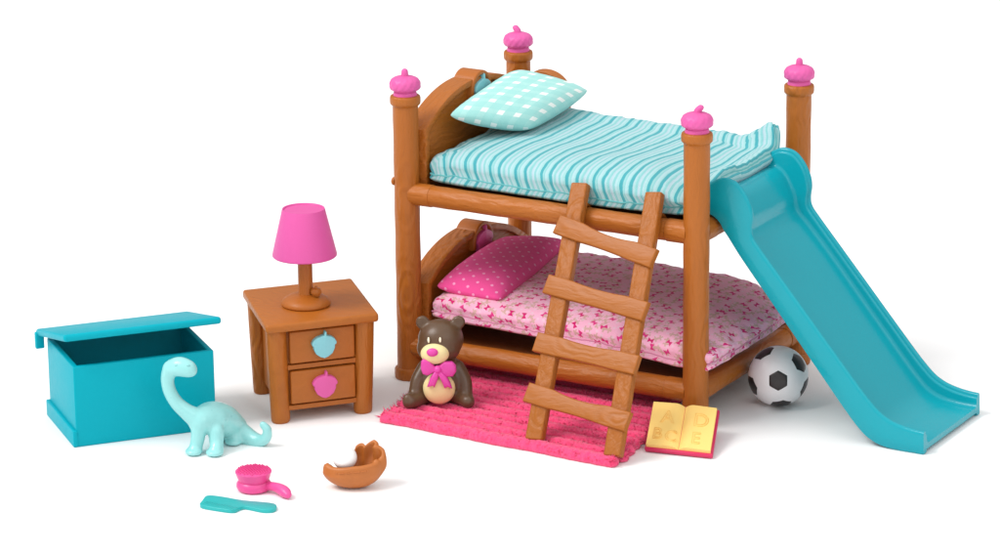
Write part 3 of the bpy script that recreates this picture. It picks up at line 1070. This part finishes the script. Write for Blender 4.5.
for u0, u1 in ((0.012, 0.497), (0.503, 0.985)):
    pg = obj('page', page_block(u0, u1), PAGE, book, angle=50)
    for ch, uu, vv, sz in ((('A', 0.17, 0.53, 0.50), ('B', 0.08, 0.16, 0.44), ('C', 0.27, 0.13, 0.44)) if u0 < 0.3 else
                           (('D', 0.66, 0.52, 0.52), ('E', 0.67, 0.13, 0.46))):
        cu = bpy.data.curves.new('letter', 'FONT')
        cu.body = ch
        cu.size = sz
        cu.extrude = 0.02
        cu.bevel_depth = 0.0
        cu.fill_mode = 'NONE'
        cu.bevel_depth = 0.0060
        cu.extrude = 0.0
        to = bpy.data.objects.new('letter', cu)
        C.objects.link(to)
        me = bpy.data.meshes.new_from_object(to.evaluated_get(bpy.context.evaluated_depsgraph_get()))
        bpy.data.objects.remove(to)
        for v in me.vertices:
            x, y, z = v.co
            v.co = bk(uu + x * 0.62, vv + y * 0.78, 0.0575 + z * 0.5)
        link_mesh('letter', me, PAGE_TXT, pg, angle=60)

# ------------------------------------------------------------------ nightstand (built in a frame u, v, z)
def frame(cx, cy, u, v):
    return Matrix(((u[0], v[0], 0, 0), (u[1], v[1], 0, 0), (0, 0, 1, 0), (0, 0, 0, 1)))
NU, NV = V3((0.188, 0.221)), V3((-0.231, 0.239))
nl, ml = NU.length, NV.length
FN = frame(0, 0, NU / nl, NV / ml)
night = thing('nightstand', 'brown toy nightstand with two drawers and acorn knobs', 'nightstand', (-0.308, -0.786, 0))
hx, hy, HN = nl, ml, 0.72
obj('table_top', box_bm((-hx * 1.357, -hy * 1.345, HN - 0.062), (hx * 1.357, hy * 1.345, HN), 0.020, 3), W_FLAT, night, M=FN)
for sx in (-1, 1):
    for sy in (-1, 1):
        leg = lathe_bm([(0, 0), (0.058, 0), (0.064, 0.008), (0.066, 0.03), (0.069, 0.3), (0.071, HN - 0.055), (0, HN - 0.055)], 28)
        # the legs lean a little outwards at the top
        for v in leg.verts:
            v.co.x += sx * 0.020 * v.co.z / HN
            v.co.y += sy * 0.010 * v.co.z / HN
        obj('leg', leg, W_Z, night, M=FN @ Matrix.Translation((sx * hx, sy * hy, 0)))
obj('cabinet', box_bm((-hx, -hy - 0.015, 0.09), (hx, hy + 0.015, HN - 0.058), 0.006), W_DRAWER, night, M=FN)
for z0, z1, mat in ((0.415, 0.640, CYAN), (0.130, 0.360, PINK)):
    dr = obj('drawer', box_bm((-hx + 0.066, -hy - 0.062, z0), (hx - 0.060, -hy - 0.01, z1), 0.012), W_DRAWER, night, M=FN)
    obj('knob', acorn_bm(0.178, 0.045, FN @ Matrix.Translation((0.01, -hy - 0.060, (z0 + z1) / 2 + 0.005)) @ Matrix.Rotation(PI / 2, 4, 'X')), mat, dr)
    obj('drawer_shelf', box_bm((-hx + 0.05, -hy - 0.045, z0 - 0.045), (hx - 0.05, -hy - 0.012, z0 - 0.012), 0.004), W_DRAWER, dr, M=FN)

# ------------------------------------------------------------------ lamp
lamp = thing('table_lamp', 'toy table lamp with pink shade and brown base on the nightstand', 'lamp', (-0.285, -0.868, HN), SCR)
obj('lamp_base', lathe_bm([(0, 0.001), (0.160, 0.001), (0.168, 0.010), (0.167, 0.024), (0.155, 0.040), (0.125, 0.060), (0.09, 0.074), (0.055, 0.082), (0, 0.085)], 48), W_FLAT, lamp)
st_ = obj('stem', lathe_bm([(0, 0.07), (0.054, 0.07), (0.050, 0.09), (0.049, 0.38), (0, 0.38)], 32), W_Z, lamp)
kn = lathe_bm([(0, 0.0), (0.026, 0.0), (0.028, 0.012), (0.036, 0.016), (0.038, 0.032), (0.030, 0.050), (0.010, 0.056), (0.009, 0.066), (0, 0.068)], 20)
obj('switch', kn, W_Z, lamp, M=Matrix.Translation((0.075, -0.045, 0.078)))
sh = lathe_bm([(0, 0.346), (0.195, 0.346), (0.212, 0.346), (0.2185, 0.352), (0.2185, 0.362), (0.1455, 0.672), (0.143, 0.678), (0.136, 0.676), (0.131, 0.668), (0, 0.666)], 64)
obj('lamp_shade', sh, PINK_SHADE, lamp, angle=30)

# ------------------------------------------------------------------ toy chest
CU, CV = V3((0.302, 0.372)), V3((-0.275, 0.225))
cl_, cm_ = CU.length, CV.length
FC = frame(0, 0, CU / cl_, CV / cm_)
HC = 0.555
chest = thing('toy_chest', 'empty teal toy chest with its lid propped open', 'toy chest', (-1.135, -1.731, 0))
t_ = 0.038
bm = bmesh.new()
rims = []
for (ox, oy), z in (((cl_, cm_), 0.0), ((cl_, cm_), HC), ((cl_ - t_, cm_ - t_), HC), ((cl_ - t_, cm_ - t_), 0.05)):
    rims.append([bm.verts.new((sx * ox, sy * oy, z)) for sx, sy in ((-1, -1), (1, -1), (1, 1), (-1, 1))])
for a, b2 in zip(rims[:-1], rims[1:]):
    for k in range(4):
        bm.faces.new((a[k], a[(k + 1) % 4], b2[(k + 1) % 4], b2[k]))
bm.faces.new(rims[0])
bm.faces.new(rims[-1])
bmesh.ops.recalc_face_normals(bm, faces=bm.faces)
es = [e for e in bm.edges if e.calc_length() > 0.1 and min(v.co.z for v in e.verts) > -1]
bmesh.ops.bevel(bm, geom=es, offset=0.008, segments=3, profile=0.5, affect='EDGES')
obj('box', bm, CHEST, chest, M=FC, angle=50)
pb = bmesh.new()
e_ = 0.022
for lo, hi in (((-cl_ - e_, -cm_ - 0.006, 0.0015), (-cl_ + 0.01, cm_ + e_, 0.115)), ((cl_ - 0.01, -cm_ - 0.006, 0.0015), (cl_ + e_, cm_ + e_, 0.115)),
               ((-cl_ + 0.012, cm_ - 0.01, 0.0015), (cl_ - 0.012, cm_ + e_ - 0.002, 0.112))):
    merge(pb, box_bm(lo, hi, 0.003 if hi[1] < 0 else 0.008))
obj('plinth', pb, CHEST, chest, M=FC)
ang = math.radians(13.0)
lid = box_bm((-cl_ - 0.062, -2 * cm_ - 0.065, 0.0), (cl_ + 0.050, 0.05, 0.048), 0.018, 4)
ML = FC @ Matrix.Translation((0, cm_, HC + 0.018)) @ Matrix.Rotation(-ang, 4, 'X')
ld = obj('lid', lid, CHEST, chest, M=ML)
for x in (-cl_ - 0.045, cl_ - 0.02):
    obj('hinge', box_bm((x - 0.03, cm_ + 0.005, HC - 0.075), (x + 0.03, cm_ + 0.045, HC + 0.04), 0.010), CHEST, ld, M=FC)

# ------------------------------------------------------------------ dinosaur
SD = 1 / 151.7
dino = thing('toy_dinosaur', 'pale aqua long-necked toy dinosaur in front of the teal chest', 'toy dinosaur', (-0.325, -2.02, 0), SCR)
def dp(px, py, y=0.0):
    """drawing position (photo offsets from the feet) to local space"""
    return ((px - 208) * SD, y, (453.0 - py) * SD / 0.957 - y * 0.29)
d = bmesh.new()
# head and muzzle
chain(d, [dp(176, 367, 0.02), dp(183, 366, 0.0), dp(191, 368, -0.02), dp(194, 369.5, -0.03)], [0.060, 0.066, 0.058, 0.045], 5)
# neck
chain(d, [dp(173, 368, 0.02), dp(169.5, 378, 0.03), dp(171, 390, 0.03), dp(177.5, 402, 0.03), dp(187, 411, 0.03), dp(197, 418, 0.04)],
      [0.054, 0.046, 0.045, 0.047, 0.054, 0.070], 6)
# trunk, going away to the right
chain(d, [dp(201, 420.5, 0.05), dp(210, 418.5, 0.12), dp(220, 421.5, 0.20), dp(230, 428.5, 0.27)], [0.090, 0.113, 0.112, 0.088], 6)
merge(d, ell_bm(dp(212, 418.5, 0.13), (0.112, 0.12, 0.106)))
# tail curling up
chain(d, [dp(228, 430, 0.26), dp(239, 435.5, 0.24), dp(249, 440, 0.20), dp(258, 441.5, 0.16), dp(264.5, 437.5, 0.13), dp(265.5, 430, 0.12), dp(261.5, 425, 0.12)],
      [0.088, 0.070, 0.055, 0.043, 0.036, 0.031, 0.025], 6)
# legs
def leg(px0, py0, px1, y0, y1, r):
    x0, _, z0 = dp(px0, py0, y0)
    x1 = (px1 - 208) * SD
    chain(d, [(x0, y0, z0), (x0 * 0.5 + x1 * 0.5, (y0 + y1) / 2, z0 * 0.55), (x1, y1, 0.05), (x1 - 0.004, y1 - 0.008, 0.030)], [r * 1.15, r, r * 0.95, r * 1.05], 6)
    merge(d, ell_bm((x1 - 0.012, y1 - 0.022, 0.024), (r * 1.25, r * 1.35, 0.026)))
leg(199, 428, 196, 0.02, -0.005, 0.047)
leg(216, 431, 217, 0.03, -0.02, 0.049)
leg(215, 432, 216, 0.26, 0.28, 0.046)
leg(230, 434, 232, 0.22, 0.20, 0.048)
fuse('body', d, 0.0085, 7, DINO, dino)
EYE = plastic('dinosaur_eye_paint', (150, 222, 222), rough=0.25, coat=0.5)
for px, y in ((180.5, -0.052), (192.5, -0.062)):
    obj('eye', ell_bm(dp(px, 364.5, y), (0.011, 0.008, 0.009)), EYE, dino, angle=180)

# ------------------------------------------------------------------ hairbrush
SB = 1 / 156.7
brush = thing('hairbrush', 'bright pink round hairbrush lying beside the teal comb', 'hairbrush', (0.338, -2.475, 0), SCR)
prof = [(0, 0.002), (0.085, 0.002), (0.103, 0.012), (0.112, 0.034), (0.111, 0.056), (0.103, 0.070), (0.098, 0.077)]
BZ = Matrix.Diagonal((1, 1, 0.86, 1))
hd = obj('brush_back', lathe_bm(prof + [(0, 0.078)], 48), HOT, brush, M=BZ)
pf = [(0, 0.07), (0.092, 0.072), (0.098, 0.082), (0.106, 0.108), (0.1145, 0.138), (0.117, 0.148), (0.1145, 0.153), (0.105, 0.155), (0.085, 0.159), (0.06, 0.163), (0.03, 0.165), (0, 0.166)]
pad = obj('bristle_pad', lathe_bm(pf, 48), HOT, brush, M=BZ)
br = bmesh.new()
for i in range(-6, 7):
    for j in range(-6, 7):
        x = i * 0.0195 + (0.00975 if j % 2 else 0)
        y = j * 0.0172
        if math.hypot(x, y) < 0.105:
            t = bmesh.new()
            bmesh.ops.create_cone(t, cap_ends=True, segments=6, radius1=0.0062, radius2=0.0045, depth=0.020)
            merge(br, t, Matrix.Translation((x, y, 0.170 - 0.014 * (x * x + y * y) / 0.011)))
obj('bristles', br, HOT, pad, angle=40, M=BZ)
hp = catmull([(0.075, -0.030, 0.040), (0.125, -0.062, 0.050), (0.170, -0.098, 0.050), (0.208, -0.140, 0.042), (0.232, -0.178, 0.034)], 5)
hb_ = tube_bm(hp, [0.030, 0.030, 0.030, 0.030, 0.030, 0.031, 0.031, 0.032, 0.033, 0.034, 0.035, 0.036, 0.037, 0.038, 0.038, 0.038, 0.037, 0.036, 0.034, 0.030, 0.026], 18)
for v in hb_.verts:
    v.co.z = 0.006 + (v.co.z - 0.006) * 0.92
obj('handle', hb_, HOT, brush, angle=180)

# ------------------------------------------------------------------ comb
comb_pts = [(0.218, -2.925), (0.190, -2.835), (0.152, -2.742), (0.253, -2.722), (0.385, -2.722), (0.449, -2.712), (0.530, -2.690), (0.598, -2.674), (0.640, -2.680),
            (0.668, -2.708), (0.684, -2.745), (0.680, -2.780), (0.655, -2.800), (0.615, -2.812), (0.519, -2.805), (0.482, -2.812), (0.475, -2.850), (0.476, -2.908), (0.342, -2.922)]
cc = (0.42, -2.80)
comb = thing('comb', 'small teal comb lying flat in front of the pink hairbrush', 'comb', (cc[0], cc[1], 0))
sm = [np.array(p) for p in comb_pts]
for _ in range(2):          # round the corners
    sm = [q for k in range(len(sm)) for q in (sm[k] * 0.75 + sm[(k + 1) % len(sm)] * 0.25, sm[k] * 0.25 + sm[(k + 1) % len(sm)] * 0.75)]
obj('comb_blade', prism_bm([(p[0] - cc[0], p[1] - cc[1]) for p in sm], 0.002, 0.024, bev=0.005, seg=3), COMB, comb, angle=50)
# fine raised teeth along the working edge
te = bmesh.new()
for k in range(13):
    t = k / 12
    x = 0.235 + t * 0.225 - cc[0]
    y = -2.905 + 0.004 * math.sin(k) - cc[1]
    merge(te, box_bm((x - 0.0045, y, 0.020), (x + 0.0045, y + 0.060, 0.0262), 0.0015, 1))
obj('teeth', te, COMB, comb)

# ------------------------------------------------------------------ baseball mitt and ball
SM = 1 / 156.0
mitt = thing('baseball_mitt', 'tan brown toy baseball mitt holding a white ball', 'mitt', (0.885, -2.130, 0), SCR)
def mitt_bm():
    nu, nv = 112, 30
    bm = bmesh.new()
    # rim height and radius by azimuth; 0 = right, 90 = back, 180 = left, 270 = front
    az = [0, 25, 45, 60, 75, 90, 115, 140, 160, 175, 190, 210, 235, 270, 305, 335, 360]
    hz = [0.205, 0.270, 0.272, 0.255, 0.245, 0.230, 0.120, 0.090, 0.115, 0.150, 0.158, 0.148, 0.150, 0.160, 0.164, 0.170, 0.205]
    rx = [0.205, 0.195, 0.185, 0.175, 0.165, 0.160, 0.165, 0.185, 0.215, 0.238, 0.238, 0.220, 0.205, 0.180, 0.180, 0.195, 0.205]
    def shell(off):
        g = []
        for i in range(nu):
            a = 360 * i / nu
            h = float(np.interp(a, az, hz))
            r = float(np.interp(a, az, rx))
            finger = 0.0
            if a < 98 or a > 350:
                ph = (a if a < 180 else a - 360)
                finger = abs(math.sin((ph + 10) / 36.0 * PI)) ** 0.6
                h += 0.026 * finger - 0.018
            col_ = []
            for j in range(nv):
                t = j / (nv - 1)
                ph = t * PI / 2
                prof_r = math.sin(ph) ** 0.85
                prof_z = (1 - math.cos(ph)) ** 0.9
                rr = (r + (0.034 if off == 0 else 0.052) * (finger - 0.55) * min(1.0, max(0.0, t - 0.35) * 2.2) - off) * prof_r
                if off > 0:
                    prof_z = off * 0.9 / max(h, .01) + prof_z * (1 - off * 0.9 / max(h, .01))
                zz = h * prof_z
                flare = 1.0 - 0.10 * max(0, t - 0.75) / 0.25
                x = rr * math.cos(math.radians(a)) * flare
                y = rr * math.sin(math.radians(a)) * 0.72 * flare
                col_.append(V3((x, y, zz + 0.002)))
            g.append(col_)
        return g
    outer, inner = shell(0.0), shell(0.036)
    vo = [[bm.verts.new(p) for p in c[1:]] for c in outer]
    vi = [[bm.verts.new(p) for p in c[1:]] for c in inner]
    co_, ci = bm.verts.new(outer[0][0]), bm.verts.new(inner[0][0])
    mid = []
    for i in range(nu):
        p = (outer[i][-1] + inner[i][-1]) / 2 + V3((0, 0, 0.012))
        mid.append(bm.verts.new(p))
    for i in range(nu):
        k = (i + 1) % nu
        for v in (vo, vi):
            for j in range(nv - 2):
                bm.faces.new((v[i][j], v[k][j], v[k][j + 1], v[i][j + 1]))
        bm.faces.new((co_, vo[i][0], vo[k][0]))
        bm.faces.new((ci, vi[i][0], vi[k][0]))
        bm.faces.new((vo[i][-1], vo[k][-1], mid[k], mid[i]))
        bm.faces.new((mid[i], mid[k], vi[k][-1], vi[i][-1]))
    bmesh.ops.recalc_face_normals(bm, faces=bm.faces)
    return bm, outer
glove_bm, skin = mitt_bm()
obj('glove', glove_bm, MITT, mitt, angle=180)
stt = bmesh.new()
for k in range(19):
    p = skin[int((234 + 72 * k / 18) / 360 * 112)][26]
    merge(stt, ell_bm(tuple(p), (0.0058, 0.0058, 0.0058), seg=10, rings=6))
obj('stitching', stt, MITT, mitt, angle=60)
bb = obj('baseball', ell_bm((0, 0, 0), (0.078, 0.078, 0.078), seg=40, rings=24), WHITE, None, angle=180)
bb.location = (0.826, -2.156, 0.200)
tag(bb, 'small plain white ball nestled in the tan mitt', 'ball')

# ------------------------------------------------------------------ camera
yaw, pitch, roll = -0.4877, 0.2947, 0.0
cam_d = bpy.data.cameras.new('camera')
cam = bpy.data.objects.new('camera', cam_d)
C.objects.link(cam)
cam.location = (12.5264, -20.3226, 7.7073)
cy, sy, cp, sp_ = math.cos(yaw), math.sin(yaw), math.cos(pitch), math.sin(pitch)
fwd = V3((sy * cp, cy * cp, -sp_))
right = V3((cy, -sy, 0))
upv = right.cross(fwd)
cam.matrix_world = Matrix(((right.x, upv.x, -fwd.x, cam.location.x), (right.y, upv.y, -fwd.y, cam.location.y), (right.z, upv.z, -fwd.z, cam.location.z), (0, 0, 0, 1)))
cam_d.sensor_width = 36.0
cam_d.sensor_fit = 'HORIZONTAL'
cam_d.lens = 3565.82 / 1000 * 36.0
cam_d.shift_x = -(630.18 - 500) / 1000
cam_d.shift_y = (312.03 - 277.5) / 1000
cam_d.clip_start = 0.1
cam_d.clip_end = 500
scene.camera = cam

# ------------------------------------------------------------------ light
w = bpy.data.worlds.new('World')
scene.world = w
w.use_nodes = True
nt = w.node_tree
bg = nt.nodes['Background']
bg.inputs[0].default_value = (1, 1, 1, 1)
# a white studio: bright ceiling, lighter on the photographer's side than behind the set
geo = nt.nodes.new('ShaderNodeTexCoord')
dotn = nt.nodes.new('ShaderNodeVectorMath')
dotn.operation = 'DOT_PRODUCT'
dotn.inputs[1].default_value = (0.12, -0.22, 0.80)
nt.links.new(geo.outputs['Generated'], dotn.inputs[0])
add = nt.nodes.new('ShaderNodeMath')
add.operation = 'ADD'
add.use_clamp = False
add.inputs[1].default_value = 0.45
nt.links.new(dotn.outputs['Value'], add.inputs[0])
mx = nt.nodes.new('ShaderNodeMath')
mx.operation = 'MAXIMUM'
mx.inputs[1].default_value = 0.1
nt.links.new(add.outputs[0], mx.inputs[0])
nt.links.new(mx.outputs[0], bg.inputs[1])

def softbox(name, loc, target, size, power, color=(1, 1, 1)):
    ld_ = bpy.data.lights.new(name, 'AREA')
    ld_.shape = 'SQUARE'
    ld_.size = size
    ld_.energy = power
    ld_.color = color
    o = bpy.data.objects.new(name, ld_)
    C.objects.link(o)
    o.location = loc
    dv = (V3(target) - V3(loc)).normalized()
    o.rotation_euler = dv.to_track_quat('-Z', 'Y').to_euler()
    return o
def power_for(E, d):
    return E * PI * PI * d * d
tgt = V3((1.2, 0.2, 0.6))
kd = V3((-0.42, -0.50, 0.78)).normalized()
softbox('key_softbox', tgt + kd * 60, tgt, 24, power_for(0.62, 60), (1.0, 0.99, 0.97))
kd = V3((0.75, -0.45, 0.55)).normalized()
softbox('fill_softbox', tgt + kd * 60, tgt, 26, power_for(0.08, 60))

# ------------------------------------------------------------------ render settings
scene.view_settings.view_transform = 'Standard'
scene.view_settings.look = 'None'
scene.view_settings.exposure = 0.0
scene.view_settings.gamma = 1.0
scene.view_settings.use_curve_mapping = False
scene.render.engine = 'CYCLES'
scene.cycles.use_denoising = True
scene.cycles.max_bounces = 8
scene.render.resolution_x = 1024
scene.render.resolution_y = 568
